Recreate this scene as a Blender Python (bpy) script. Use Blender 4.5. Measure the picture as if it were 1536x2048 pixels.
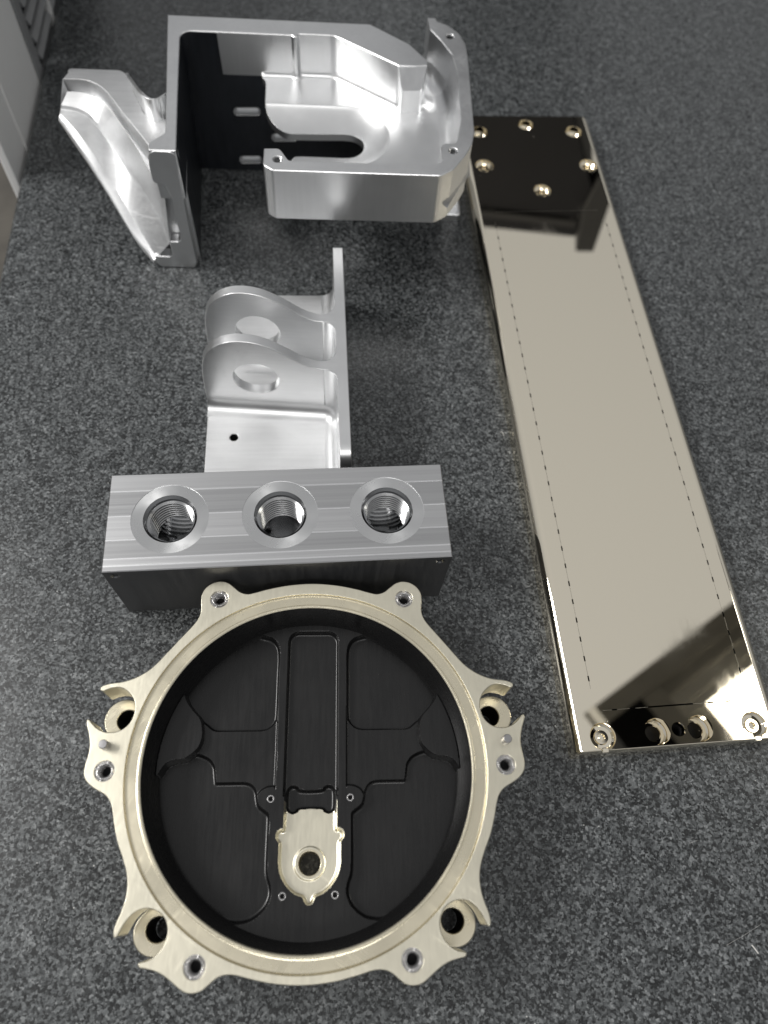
import bpy, bmesh, math
import numpy as np
from mathutils import Vector, Matrix
from mathutils.geometry import tessellate_polygon

# ------------------------------------------------------------------ scene
for o in list(bpy.data.objects):
    bpy.data.objects.remove(o)
SC = bpy.context.scene
COL = SC.collection
MM = 0.001
PI = math.pi
R = math.radians

# camera: handheld phone 0.4 m above the stone, tilted down 62.6 degrees, rolled 7.8 degrees
PITCH, ROLL = R(62.63), R(7.78)
fw = Vector((0, math.cos(PITCH), -math.sin(PITCH)))
rt = Vector((1, 0, 0))
up = rt.cross(fw)
r2 = rt * math.cos(ROLL) + up * math.sin(ROLL)
u2 = -rt * math.sin(ROLL) + up * math.cos(ROLL)
cam_d = bpy.data.cameras.new('camera')
cam = bpy.data.objects.new('camera', cam_d)
COL.objects.link(cam)
cam.matrix_world = Matrix(((r2.x, u2.x, -fw.x, 0), (r2.y, u2.y, -fw.y, 0), (r2.z, u2.z, -fw.z, 0.4), (0, 0, 0, 1)))
cam_d.sensor_fit = 'VERTICAL'
cam_d.sensor_height = 24
cam_d.lens = 24 * 1467 / 2048
cam_d.clip_start, cam_d.clip_end = 0.01, 30
cam_d.dof.use_dof = True
cam_d.dof.focus_distance = 0.385
cam_d.dof.aperture_fstop = 3.8
SC.camera = cam

# room light: an even, softly lit workshop
world = bpy.data.worlds.new('World')
SC.world = world
world.use_nodes = True
bg = world.node_tree.nodes['Background']
wt = world.node_tree
wc = wt.nodes.new('ShaderNodeTexCoord')
ws = wt.nodes.new('ShaderNodeSeparateXYZ')
wt.links.new(wc.outputs['Generated'], ws.inputs[0])
wr = wt.nodes.new('ShaderNodeValToRGB')                 # pale ceiling above, dimmer walls towards eye level, dark below
wt.links.new(ws.outputs[2], wr.inputs[0])
we = wr.color_ramp.elements
we[0].position, we[0].color = 0.0, (0.10, 0.10, 0.10, 1)
we[1].position, we[1].color = 0.46, (0.76, 0.77, 0.785, 1)
w3 = we.new(0.92)
w3.color = (1.0, 1.0, 1.0, 1)
wt.links.new(wr.outputs[0], bg.inputs[0])
bg.inputs[1].default_value = 0.46

SC.view_settings.view_transform = 'Standard'
SC.view_settings.look = 'None'
SC.view_settings.exposure = 0.16
SC.view_settings.gamma = 1.0
SC.render.engine = 'CYCLES'


def area_light(name, loc, target, sx, sy, power, color):
    d = bpy.data.lights.new(name, 'AREA')
    d.shape = 'RECTANGLE'
    d.size, d.size_y = sx, sy
    d.energy = power
    d.color = color
    o = bpy.data.objects.new(name, d)
    COL.objects.link(o)
    o.location = loc
    o.rotation_euler = (Vector(target) - Vector(loc)).to_track_quat('-Z', 'Y').to_euler()
    return o


area_light('ceiling_light_left', (-1.7, 0.15, 1.7), (-0.1, 0.2, 0), 1.0, 0.6, 42, (1.0, 0.985, 0.96))
area_light('ceiling_light_front', (0.15, -1.3, 2.1), (0.0, 0.2, 0), 1.4, 0.5, 13, (1.0, 0.985, 0.96))


# ------------------------------------------------------------------ materials
def nodes_of(name):
    m = bpy.data.materials.new(name)
    m.use_nodes = True
    nt = m.node_tree
    b = nt.nodes['Principled BSDF']
    return m, nt, b


def N(nt, t, **kw):
    n = nt.nodes.new(t)
    for k, v in kw.items():
        setattr(n, k, v)
    return n


def noise(nt, vec, scale, detail=3, rough=0.5, stretch=None):
    mp = N(nt, 'ShaderNodeMapping')
    nt.links.new(vec, mp.inputs[0])
    mp.inputs['Scale'].default_value = stretch or (1, 1, 1)
    n = N(nt, 'ShaderNodeTexNoise')
    nt.links.new(mp.outputs[0], n.inputs['Vector'])
    n.inputs['Scale'].default_value = scale
    n.inputs['Detail'].default_value = detail
    n.inputs['Roughness'].default_value = rough
    return n.outputs[0]


def ramp(nt, fac, stops):
    r = N(nt, 'ShaderNodeValToRGB')
    e = r.color_ramp.elements
    while len(e) < len(stops):
        e.new(0.5)
    for i, (p, c) in enumerate(stops):
        e[i].position = p
        e[i].color = c if len(c) == 4 else (*c, 1)
    nt.links.new(fac, r.inputs[0])
    return r.outputs[0]


def maprange(nt, v, a, b, c, d):
    m = N(nt, 'ShaderNodeMapRange')
    nt.links.new(v, m.inputs[0])
    for i, x in enumerate((a, b, c, d)):
        m.inputs[i + 1].default_value = x
    return m.outputs[0]


def math_node(nt, op, a, b=None):
    m = N(nt, 'ShaderNodeMath', operation=op)
    for i, x in enumerate((a, b)):
        if x is None:
            continue
        if isinstance(x, (int, float)):
            m.inputs[i].default_value = x
        else:
            nt.links.new(x, m.inputs[i])
    return m.outputs[0]


def obj_coord(nt):
    return N(nt, 'ShaderNodeTexCoord').outputs['Object']


def bump(nt, h, strength, dist, normal=None):
    b = N(nt, 'ShaderNodeBump')
    b.inputs['Strength'].default_value = strength
    b.inputs['Distance'].default_value = dist
    nt.links.new(h, b.inputs['Height'])
    if normal is not None:
        nt.links.new(normal, b.inputs['Normal'])
    return b.outputs[0]


def metal(name, col, r0, r1, stretch=(1, 1, 1), scale=60, brush=0.15, aniso=0.0, spots=0.05, edge=0.35, scuff=0.10):
    """machined metal: streaked roughness, fine brush relief, faint stains, softly broken edges"""
    m, nt, b = nodes_of(name)
    c = obj_coord(nt)
    b.inputs['Metallic'].default_value = 1
    st = noise(nt, c, scale, 4, 0.6, stretch)
    fine = noise(nt, c, scale * 14, 3, 0.6, stretch)
    cl = noise(nt, c, 28, 5, 0.6)
    mix = math_node(nt, 'ADD', math_node(nt, 'MULTIPLY', st, 0.5), math_node(nt, 'MULTIPLY', cl, 0.5))
    sc = None
    for ang, k in ((0.6, 1.0), (-0.9, 0.8), (2.2, 0.7)):
        mp = N(nt, 'ShaderNodeMapping')
        mp.inputs['Rotation'].default_value = (0.3 * ang, 0.2, ang)
        nt.links.new(c, mp.inputs[0])
        sn = noise(nt, mp.outputs[0], 170, 2, 0.5, (0.05, 3.2, 1))
        t = math_node(nt, 'MULTIPLY', maprange(nt, sn, 0.62, 0.72, 0, 1), k)
        sc = t if sc is None else math_node(nt, 'MAXIMUM', sc, t)
    sc = math_node(nt, 'MULTIPLY', sc, maprange(nt, cl, 0.42, 0.62, 0, 1))
    nt.links.new(math_node(nt, 'ADD', maprange(nt, mix, 0.3, 0.7, r0, r1), math_node(nt, 'MULTIPLY', sc, scuff)), b.inputs['Roughness'])
    d = 1 - spots
    nt.links.new(ramp(nt, mix, [(0.3, tuple(x * d for x in col)), (0.65, col)]), b.inputs['Base Color'])
    nrm = None
    if edge:
        bv = N(nt, 'ShaderNodeBevel')
        bv.samples = 4
        bv.inputs[0].default_value = edge * MM
        nrm = bv.outputs[0]
    nrm = bump(nt, fine, brush, 0.00005, nrm)
    nt.links.new(nrm, b.inputs['Normal'])
    b.inputs['Anisotropic'].default_value = aniso
    return m


ALU = (0.775, 0.78, 0.786)
M = {}
M['alu'] = metal('machined_aluminium', ALU, 0.31, 0.42, (1, 1, 1), 45, 0.14, spots=0.08)
M['alu_x'] = metal('aluminium_brushed_along_x', ALU, 0.31, 0.42, (0.10, 2, 2), 260, 0.16, spots=0.09)
M['alu_z'] = metal('aluminium_brushed_down', ALU, 0.30, 0.41, (2, 2, 0.12), 220, 0.16, spots=0.08)
M['alu_wall'] = metal('aluminium_wall_finish', ALU, 0.20, 0.30, (2, 2, 0.12), 220, 0.10, spots=0.04)
M['alu_fine'] = metal('aluminium_fine_finish', ALU, 0.10, 0.20, (2, 2, 0.12), 220, 0.06, spots=0.03)
M['alu_soft'] = metal('aluminium_soft_finish', ALU, 0.43, 0.56, (0.10, 2, 2), 260, 0.18, spots=0.14)
M['gold'] = metal('gold_chromate', (0.80, 0.757, 0.62), 0.29, 0.40, (2, 0.3, 1), 420, 0.22, spots=0.07)
M['gold_ring'] = metal('gold_chromate_turned', (0.82, 0.755, 0.585), 0.20, 0.34, (1, 1, 1), 60, 0.08, spots=0.08)
M['steel'] = metal('bright_steel', (0.58, 0.57, 0.565), 0.16, 0.30, (1, 1, 1), 200, 0.2)
M['pin'] = metal('ground_pin_steel', (0.36, 0.355, 0.36), 0.34, 0.44, (1, 1, 1), 200, 0.2)
M['thread'] = metal('threaded_aluminium', (0.42, 0.424, 0.43), 0.13, 0.24, (1, 1, 1), 200, 0.1, edge=0)

# turned spot faces: concentric tool marks, radial highlight
m, nt, b = nodes_of('turned_aluminium')
b.inputs['Metallic'].default_value = 1
b.inputs['Base Color'].default_value = (0.62, 0.625, 0.63, 1)
b.inputs['Anisotropic'].default_value = 0.75
tg = N(nt, 'ShaderNodeTangent', direction_type='RADIAL', axis='Z')
nt.links.new(tg.outputs[0], b.inputs['Tangent'])
c = obj_coord(nt)
nt.links.new(maprange(nt, noise(nt, c, 90, 4), 0.3, 0.7, 0.24, 0.36), b.inputs['Roughness'])
M['turned'] = m

# milled block top: parallel cutter passes, each with a slightly different cast
m, nt, b = nodes_of('milled_aluminium_passes')
b.inputs['Metallic'].default_value = 1
c = obj_coord(nt)
sep = N(nt, 'ShaderNodeSeparateXYZ')
nt.links.new(c, sep.inputs[0])
PASS = [-0.0246, -0.0206, -0.0105, 0.0031, 0.0174]
h = None
shade = None
for i, y in enumerate(PASS):
    stp = math_node(nt, 'GREATER_THAN', sep.outputs[1], y)
    k = [1.0, -1.6, 1.5, -1.4, 1.2][i]
    t = math_node(nt, 'MULTIPLY', stp, k)
    shade = t if shade is None else math_node(nt, 'ADD', shade, t)
    ln = math_node(nt, 'COMPARE', sep.outputs[1], y)
    ln.node.inputs[2].default_value = 0.00042
    h = ln if h is None else math_node(nt, 'ADD', h, ln)
fine = noise(nt, c, 220, 3, 0.6, (0.05, 10, 1))
med = noise(nt, c, 130, 4, 0.65, (0.05, 7, 1))
rough = math_node(nt, 'ADD', maprange(nt, med, 0.3, 0.7, 0.34, 0.41), math_node(nt, 'MULTIPLY', shade, 0.03))
nt.links.new(rough, b.inputs['Roughness'])
col = ramp(nt, med, [(0.3, (0.47, 0.47, 0.48)), (0.7, (0.52, 0.525, 0.53))])
val = math_node(nt, 'ADD', math_node(nt, 'ADD', math_node(nt, 'MULTIPLY', shade, 0.09), 0.97), math_node(nt, 'MULTIPLY', h, 0.55))
vm = N(nt, 'ShaderNodeVectorMath', operation='SCALE')
nt.links.new(col, vm.inputs[0])
nt.links.new(val, vm.inputs['Scale'])
nt.links.new(vm.outputs[0], b.inputs['Base Color'])
tilt = math_node(nt, 'MULTIPLY', shade, sep.outputs[1])
n1 = bump(nt, fine, 0.2, 0.00005)
n1 = bump(nt, tilt, 1.0, 0.012, n1)
n2 = bump(nt, h, 0.6, 0.0001, n1)
nt.links.new(n2, b.inputs['Normal'])
M['milled'] = m

# black anodised bore: fine vertical tool lay
m, nt, b = nodes_of('black_anodised')
c = obj_coord(nt)
st = noise(nt, c, 620, 4, 0.65, (1.0, 0.08, 1))
cl = noise(nt, c, 40, 5, 0.6)
mix = math_node(nt, 'ADD', math_node(nt, 'MULTIPLY', st, 0.6), math_node(nt, 'MULTIPLY', cl, 0.4))
nt.links.new(ramp(nt, mix, [(0.3, (0.004, 0.004, 0.0043)), (0.7, (0.009, 0.0088, 0.0088))]), b.inputs['Base Color'])
nt.links.new(maprange(nt, mix, 0.3, 0.7, 0.20, 0.36), b.inputs['Roughness'])
b.inputs['Specular IOR Level'].default_value = 0.45
nt.links.new(bump(nt, st, 0.22, 0.00006), b.inputs['Normal'])
M['black'] = m

# block sides in a darker colour than its top: fine upright lay
m, nt, b = nodes_of('dark_block_sides')
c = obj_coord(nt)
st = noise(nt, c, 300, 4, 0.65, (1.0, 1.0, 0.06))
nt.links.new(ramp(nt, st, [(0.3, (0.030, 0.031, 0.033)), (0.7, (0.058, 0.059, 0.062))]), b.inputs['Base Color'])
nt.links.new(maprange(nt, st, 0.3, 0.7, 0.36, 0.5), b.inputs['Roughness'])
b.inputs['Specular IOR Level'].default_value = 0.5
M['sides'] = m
m, nt, b = nodes_of('dark_blue_inside')  # near-black blue for the housing's inner faces and slotted web
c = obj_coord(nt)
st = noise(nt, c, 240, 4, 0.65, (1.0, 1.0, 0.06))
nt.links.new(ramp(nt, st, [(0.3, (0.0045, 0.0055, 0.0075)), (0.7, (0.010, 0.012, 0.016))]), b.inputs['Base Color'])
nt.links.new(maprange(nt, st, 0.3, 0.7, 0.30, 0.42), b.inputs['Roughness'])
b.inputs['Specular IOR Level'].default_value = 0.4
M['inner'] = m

# polished nickel
m, nt, b = nodes_of('polished_nickel')
b.inputs['Metallic'].default_value = 1
b.inputs['Base Color'].default_value = (0.92, 0.85, 0.705, 1)
c = obj_coord(nt)
sm = math_node(nt, 'MULTIPLY', maprange(nt, noise(nt, c, 14, 5, 0.65), 0.48, 0.72, 0, 1), maprange(nt, noise(nt, c, 420, 2, 0.5, (1, 0.25, 1)), 0.35, 0.65, 0.4, 1))
nt.links.new(math_node(nt, 'ADD', math_node(nt, 'MULTIPLY', sm, 0.10), 0.018), b.inputs['Roughness'])
nt.links.new(bump(nt, noise(nt, c, 7, 2), 0.03, 0.0008), b.inputs['Normal'])
vd = N(nt, 'ShaderNodeTexVoronoi')
vd.inputs['Scale'].default_value = 150
nt.links.new(c, vd.inputs['Vector'])
sd_ = N(nt, 'ShaderNodeSeparateColor')
nt.links.new(vd.outputs['Color'], sd_.inputs[0])
dust = math_node(nt, 'MULTIPLY', maprange(nt, vd.outputs['Distance'], 0.02, 0.05, 1, 0), math_node(nt, 'GREATER_THAN', sd_.outputs[1], 0.90))
nt.links.new(math_node(nt, 'SUBTRACT', 1.0, math_node(nt, 'MULTIPLY', dust, 0.8)), b.inputs['Metallic'])
M['nickel'] = m
m, nt, b = nodes_of('scored_nickel')
b.inputs['Metallic'].default_value = 1
b.inputs['Base Color'].default_value = (0.30, 0.28, 0.235, 1)
b.inputs['Roughness'].default_value = 0.3
M['scored'] = m


def plain(name, col, rough, spec=0.5, var=0.15, scale=60):
    m, nt, b = nodes_of(name)
    c = obj_coord(nt)
    n = noise(nt, c, scale, 5, 0.6)
    nt.links.new(ramp(nt, n, [(0.3, tuple(x * (1 - var) for x in col)), (0.7, tuple(x * (1 + var) for x in col))]), b.inputs['Base Color'])
    b.inputs['Roughness'].default_value = rough
    b.inputs['Specular IOR Level'].default_value = spec
    return m


M['dark'] = plain('hole_dark', (0.012, 0.012, 0.013), 0.6, 0.2)
M['panel'] = plain('grey_painted_panel', (0.88, 0.88, 0.87), 0.45, 0.4, 0.04, 8)
M['vent'] = plain('grey_vent_frame', (0.26, 0.265, 0.27), 0.5, 0.4, 0.08, 20)
M['blackbox'] = plain('matt_black_case', (0.006, 0.006, 0.008), 0.6, 0.2, 0.2, 10)
M['greyarm'] = plain('dark_grey_post', (0.022, 0.022, 0.023), 0.6, 0.3, 0.2, 10)
M['lampgrey'] = plain('lamp_housing_grey', (0.50, 0.49, 0.46), 0.5, 0.4, 0.1, 10)
M['lampslat'] = plain('lamp_reflector', (0.85, 0.84, 0.80), 0.4, 0.4, 0.1, 10)

# workshop floor
m, nt, b = nodes_of('workshop_floor')
c = obj_coord(nt)
n = noise(nt, c, 6, 6, 0.65)
nt.links.new(ramp(nt, n, [(0.3, (0.085, 0.078, 0.068)), (0.7, (0.17, 0.155, 0.13))]), b.inputs['Base Color'])
b.inputs['Roughness'].default_value = 0.6
M['floor'] = m

# black granite
m, nt, b = nodes_of('granite')
c = obj_coord(nt)
g1 = noise(nt, c, 600, 5, 0.7)
g2 = noise(nt, c, 1500, 3, 0.6)
g3 = noise(nt, c, 70, 4, 0.55)
wob = N(nt, 'ShaderNodeTexNoise')
wob.inputs['Scale'].default_value = 950
nt.links.new(c, wob.inputs['Vector'])
va = N(nt, 'ShaderNodeVectorMath', operation='MULTIPLY_ADD')
nt.links.new(wob.outputs['Color'], va.inputs[0])
va.inputs[1].default_value = (0.0017, 0.0017, 0.0017)
nt.links.new(c, va.inputs[2])
cell = N(nt, 'ShaderNodeTexVoronoi')
cell.inputs['Scale'].default_value = 900
nt.links.new(va.outputs[0], cell.inputs['Vector'])
cs = N(nt, 'ShaderNodeSeparateColor')
nt.links.new(cell.outputs['Color'], cs.inputs[0])
big = N(nt, 'ShaderNodeTexVoronoi')
big.inputs['Scale'].default_value = 420
nt.links.new(va.outputs[0], big.inputs['Vector'])
bs = N(nt, 'ShaderNodeSeparateColor')
nt.links.new(big.outputs['Color'], bs.inputs[0])
mix = math_node(nt, 'ADD', math_node(nt, 'ADD', math_node(nt, 'MULTIPLY', cs.outputs[0], 0.44), math_node(nt, 'MULTIPLY', bs.outputs[1], 0.10)),
                math_node(nt, 'ADD', math_node(nt, 'MULTIPLY', g1, 0.44), math_node(nt, 'ADD', math_node(nt, 'MULTIPLY', g2, 0.14), math_node(nt, 'MULTIPLY', g3, 0.06))))
basecol = ramp(nt, mix, [(0.44, (0.008, 0.0088, 0.0093)), (0.53, (0.027, 0.0293, 0.0305)), (0.62, (0.056, 0.0602, 0.0623)), (0.71, (0.089, 0.095, 0.0977)), (0.80, (0.132, 0.139, 0.142)), (0.92, (0.27, 0.28, 0.284))])
vo = N(nt, 'ShaderNodeTexVoronoi')
vo.inputs['Scale'].default_value = 260
nt.links.new(c, vo.inputs['Vector'])
spk = maprange(nt, vo.outputs['Distance'], 0.05, 0.10, 1, 0)
sel = N(nt, 'ShaderNodeSeparateColor')
nt.links.new(vo.outputs['Color'], sel.inputs[0])
rare = math_node(nt, 'GREATER_THAN', sel.outputs[0], 0.955)
fl = math_node(nt, 'MULTIPLY', spk, rare)
mx = N(nt, 'ShaderNodeMix', data_type='RGBA')
nt.links.new(fl, mx.inputs['Factor'])
nt.links.new(basecol, mx.inputs['A'])
mx.inputs['B'].default_value = (0.55, 0.55, 0.53, 1)
nt.links.new(mx.outputs['Result'], b.inputs['Base Color'])
nt.links.new(maprange(nt, math_node(nt, 'ADD', math_node(nt, 'MULTIPLY', g1, 0.5), math_node(nt, 'MULTIPLY', g3, 0.5)), 0.35, 0.65, 0.24, 0.38), b.inputs['Roughness'])
b.inputs['Specular IOR Level'].default_value = 0.5
nt.links.new(bump(nt, g1, 0.04, 0.0003), b.inputs['Normal'])
M['granite'] = m


# ------------------------------------------------------------------ helpers
def thing(name, label, cat, loc, rz, group=None):
    o = bpy.data.objects.new(name, None)
    COL.objects.link(o)
    o.location = loc
    o.rotation_euler = (0, 0, rz)
    o.empty_display_size = 0.01
    o['label'] = label
    o['category'] = cat
    if group:
        o['group'] = group
    return o


def mk(name, geo, mat, parent=None, angle=32, loc=None):
    """link (verts in mm, faces) as one mesh object"""
    v, f = geo
    me = bpy.data.meshes.new(name)
    va = np.asarray(v, float) * MM
    me.from_pydata(va.tolist(), [], [list(map(int, q)) for q in f])
    me.validate()
    me.polygons.foreach_set('use_smooth', [True] * len(me.polygons))
    me.set_sharp_from_angle(angle=R(angle))
    me.materials.append(mat)
    o = bpy.data.objects.new(name, me)
    COL.objects.link(o)
    if parent:
        o.parent = parent
    if loc:
        o.location = Vector(loc) * MM
    return o


def join(*geos):
    V, F = [], []
    for v, f in geos:
        k = len(V)
        V += [tuple(p) for p in v]
        F += [[i + k for i in q] for q in f]
    return V, F


def xform(geo, fn):
    return [fn(*p) for p in geo[0]], geo[1]


def flip(geo):
    return geo[0], [list(q)[::-1] for q in geo[1]]


def area2(p):
    p = np.asarray(p)
    x, y = p[:, 0], p[:, 1]
    return float((x * np.roll(y, -1) - np.roll(x, -1) * y).sum())


def orient(p, ccw=True):
    p = [tuple(q) for q in p]
    return p if (area2(p) > 0) == ccw else p[::-1]


def offset(p, d):
    """closed polyline, offset to its left by d"""
    p = np.asarray(p, float)
    a = p - np.roll(p, 1, 0)
    c = np.roll(p, -1, 0) - p
    a /= np.maximum(np.linalg.norm(a, axis=1, keepdims=True), 1e-9)
    c /= np.maximum(np.linalg.norm(c, axis=1, keepdims=True), 1e-9)
    na = np.stack([-a[:, 1], a[:, 0]], 1)
    nc = np.stack([-c[:, 1], c[:, 0]], 1)
    n = na + nc
    n /= np.maximum((n * na).sum(1, keepdims=True), 0.35)
    return p + n * d


def circ(cx, cy, r, n=32):
    return [(cx + r * math.cos(2 * PI * i / n), cy + r * math.sin(2 * PI * i / n)) for i in range(n)]


def capsule(x0, y0, x1, y1, r, n=12):
    a = math.atan2(y1 - y0, x1 - x0)
    p = [(x1 + r * math.cos(a - PI / 2 + PI * i / n), y1 + r * math.sin(a - PI / 2 + PI * i / n)) for i in range(n + 1)]
    p += [(x0 + r * math.cos(a + PI / 2 + PI * i / n), y0 + r * math.sin(a + PI / 2 + PI * i / n)) for i in range(n + 1)]
    return p


def rounded(pts, n=7):
    """polygon with a corner radius per vertex: (x, y, r)"""
    out = []
    m = len(pts)
    for i in range(m):
        x, y = pts[i][:2]
        r = pts[i][2] if len(pts[i]) > 2 else 0
        P = Vector((x, y))
        A = Vector(pts[i - 1][:2]) - P
        B = Vector(pts[(i + 1) % m][:2]) - P
        if r <= 0:
            out.append((x, y))
            continue
        la, lb = A.length, B.length
        A, B = A / la, B / lb
        ang = A.angle(B)
        t = min(r / math.tan(ang / 2), la * 0.49, lb * 0.49)
        r = t * math.tan(ang / 2)
        C = P + (A + B).normalized() * (r / math.sin(ang / 2))
        s, e = P + A * t - C, P + B * t - C
        a0, a1 = math.atan2(s.y, s.x), math.atan2(e.y, e.x)
        da = (a1 - a0 + PI) % (2 * PI) - PI
        for k in range(n + 1):
            a = a0 + da * k / n
            out.append((C.x + r * math.cos(a), C.y + r * math.sin(a)))
    return out


def spline(pts, sub=6, closed=True):
    """Catmull-Rom through points; a point with a third value 1 stays a sharp corner"""
    P = [np.array(p[:2], float) for p in pts]
    sh = [len(p) > 2 and p[2] for p in pts]
    n = len(P)
    out = []
    for i in range(n if closed else n - 1):
        p1, p2 = P[i], P[(i + 1) % n]
        p0 = P[i - 1] if (closed or i > 0) else 2 * p1 - p2
        p3 = P[(i + 2) % n] if (closed or i < n - 2) else 2 * p2 - p1
        if sh[i]:
            p0 = 2 * p1 - p2
        if sh[(i + 1) % n]:
            p3 = 2 * p2 - p1
        for k in range(sub):
            t = k / sub
            q = 0.5 * ((2 * p1) + (p2 - p0) * t + (2 * p0 - 5 * p1 + 4 * p2 - p3) * t * t + (3 * p1 - p0 - 3 * p2 + p3) * t ** 3)
            out.append(tuple(q))
    if not closed:
        out.append(tuple(P[-1]))
    return out


def cap(loops, z, up=True):
    """flat face between an outer loop and holes: (verts, tris)"""
    V = [(x, y, z) for lp in loops for x, y in lp]
    T = tessellate_polygon([[Vector((x, y, 0)) for x, y in lp] for lp in loops])
    F = []
    for a, b, c in T:
        A, B, C = V[a], V[b], V[c]
        s = (B[0] - A[0]) * (C[1] - A[1]) - (C[0] - A[0]) * (B[1] - A[1])
        if abs(s) < 1e-9:
            continue
        F.append([a, b, c] if (s > 0) == up else [a, c, b])
    return V, F


def skin(rings, closed=True):
    """quads between successive rings of equal length (3-D points)"""
    n = len(rings[0])
    V = [tuple(p) for r in rings for p in r]
    F = []
    for k in range(len(rings) - 1):
        for i in range(n if closed else n - 1):
            j = (i + 1) % n
            F.append([k * n + i, k * n + j, (k + 1) * n + j, (k + 1) * n + i])
    return V, F


def prism(outer, holes, z0, z1, ch=0.4, bottom=True, chh=None, cht=0, rounds=None):
    """extruded plate with chamfered (or rounded) top edge and pierced holes"""
    chh = ch if chh is None else chh
    outer = orient(outer, True)
    holes = [orient(h, False) for h in holes]
    geos = []
    tops, bots = [], []
    for i, lp in enumerate([outer] + holes):
        c = ch if i == 0 else chh
        if i == 0 and rounds:
            prof = [(0, z0)] + [(rounds * (1 - math.cos(a)), z1 - rounds + rounds * math.sin(a)) for a in np.linspace(0, PI / 2, 9)]
        elif c > 0:
            prof = [(0, z0), (0, z1 - c), (c, z1)]
        else:
            prof = [(0, z0), (0, z1)]
        rings = []
        for d, z in prof:
            q = offset(lp, d) if d else lp
            if i == 0 and rounds and d:
                q = [(x, yo + (y - yo) * 0.3) for (x, y), (_, yo) in zip(q, lp)]
            rings.append([(x, y, z) for x, y in q])
        tops.append([(x, y) for x, y, _ in rings[-1]])
        bots.append(lp)
        geos.append(skin(rings))
    geos.append(cap(tops, z1, True))
    if bottom:
        geos.append(cap(bots, z0, False))
    return join(*geos)


def lathe(prof, n=64, cx=0, cy=0):
    rings = [[(cx + r * math.cos(2 * PI * i / n), cy + r * math.sin(2 * PI * i / n), z) for i in range(n)] for r, z in prof]
    return skin(rings)


def box(x0, x1, y0, y1, z0, z1):
    V = [(x, y, z) for z in (z0, z1) for y in (y0, y1) for x in (x0, x1)]
    return V, [[0, 2, 3, 1], [4, 5, 7, 6], [0, 1, 5, 4], [2, 6, 7, 3], [0, 4, 6, 2], [1, 3, 7, 5]]


def threads(r0, r1, z0, z1, pitch):
    p = []
    z = z0
    while z > z1 + pitch * 0.5:
        p += [(r0, z), (r0, z - pitch * 0.06), (r1, z - pitch * 0.36), (r1, z - pitch * 0.80)]
        z -= pitch
    p.append((r0, z1))
    return p


def sdist(X, Y, poly):
    """signed distance to a closed polygon, positive inside (numpy grids)"""
    P = np.asarray(poly, float)
    Q = np.roll(P, -1, 0)
    d2 = np.full(X.shape, 1e9)
    ins = np.zeros(X.shape, bool)
    for (ax, ay), (bx, by) in zip(P, Q):
        ex, ey = bx - ax, by - ay
        wx, wy = X - ax, Y - ay
        t = np.clip((wx * ex + wy * ey) / max(ex * ex + ey * ey, 1e-12), 0, 1)
        d2 = np.minimum(d2, (wx - ex * t) ** 2 + (wy - ey * t) ** 2)
        if ay != by:
            ins ^= ((ay > Y) != (by > Y)) & (X < ex * (Y - ay) / ey + ax)
    return np.where(ins, 1, -1) * np.sqrt(d2)


def grid_mesh(xs, ys, Z, keep):
    """heightfield faces where keep (per cell) is set; unused vertices dropped"""
    nx, ny = len(xs), len(ys)
    X, Y = np.meshgrid(xs, ys)
    idx = np.arange(nx * ny).reshape(ny, nx)
    q = np.stack([idx[:-1, :-1], idx[:-1, 1:], idx[1:, 1:], idx[1:, :-1]], -1)[keep]
    used = np.unique(q)
    mp = np.full(nx * ny, -1)
    mp[used] = np.arange(len(used))
    V = np.stack([X.ravel(), Y.ravel(), Z.ravel()], 1)[used]
    return V, mp[q]


# ------------------------------------------------------------------ the setting
TA = R(11.6)                                            # the stone's edge runs 11.6 degrees off the view
ca, sa = math.cos(TA), math.sin(TA)
EDGE = (-311.2, 450.2)                                  # a point on its left edge (mm)


def tab(u, v):                                          # along-edge frame to world, u to the right of the edge
    return EDGE[0] + u * ca - v * sa, EDGE[1] + u * sa + v * ca


poly = [tab(0, -1100), tab(1600, -1100), tab(1600, 1500), tab(0, 1500)]
o = mk('granite_table', prism(orient(poly), [], -150, 0, 2.5), M['granite'])
o['kind'] = 'structure'
o['label'] = 'dark speckled granite surface plate under all the parts'
o = mk('workshop_floor', ([(-6000, -6000, -850), (6000, -6000, -850), (6000, 6000, -850), (-6000, 6000, -850)], [[0, 1, 2, 3]]), M['floor'])
o['kind'] = 'structure'
o['label'] = 'brownish workshop floor left of the granite'

# grey panel standing against the stone's left edge
t = thing('grey_panel', 'light grey painted panel upright beside the left edge of the granite', 'panel', (EDGE[0] * MM, EDGE[1] * MM, 0), TA)
mk('sheet', prism(rounded([(-9, 0, 1), (-3, 0, 1), (-3, 126, 1), (-9, 126, 1)]), [], -850, 260, 1), M['panel'], t)
mk('fold', prism(rounded([(-3, 40, 0.4), (-1.8, 41, 0.4), (-1.8, 43, 0.4), (-3, 44, 0.4)]), [], -849, 258, 0.2), M['panel'], t)
mk('edge_strip', prism(rounded([(-12, 127, 1), (-1.5, 127, 1), (-1.5, 141, 1), (-12, 141, 1)]), [], -850, 262, 1), M['vent'], t)
# louvred casing behind it
t = thing('vented_casing', 'dark slotted vent casing at the far left corner of the granite', 'vent', (EDGE[0] * MM, EDGE[1] * MM, 0), TA)
mk('casing', box(-60, -8, 146, 420, -850, 250), M['blackbox'], t)
for k in range(10):
    mk('slat', xform(box(-8, -3.5, 0, 262, 0, 5), lambda x, y, z, k=k: (x - (z - 2) * 0.5, y + 152, z + 14 * k - 30)), M['vent'], t)
mk('frame_rail', box(-8, -2, 146, 420, 112, 122), M['vent'], t)
mk('frame_post', box(-7.9, -2.2, 216, 221, -40, 111.8), M['panel'], t)

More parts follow.
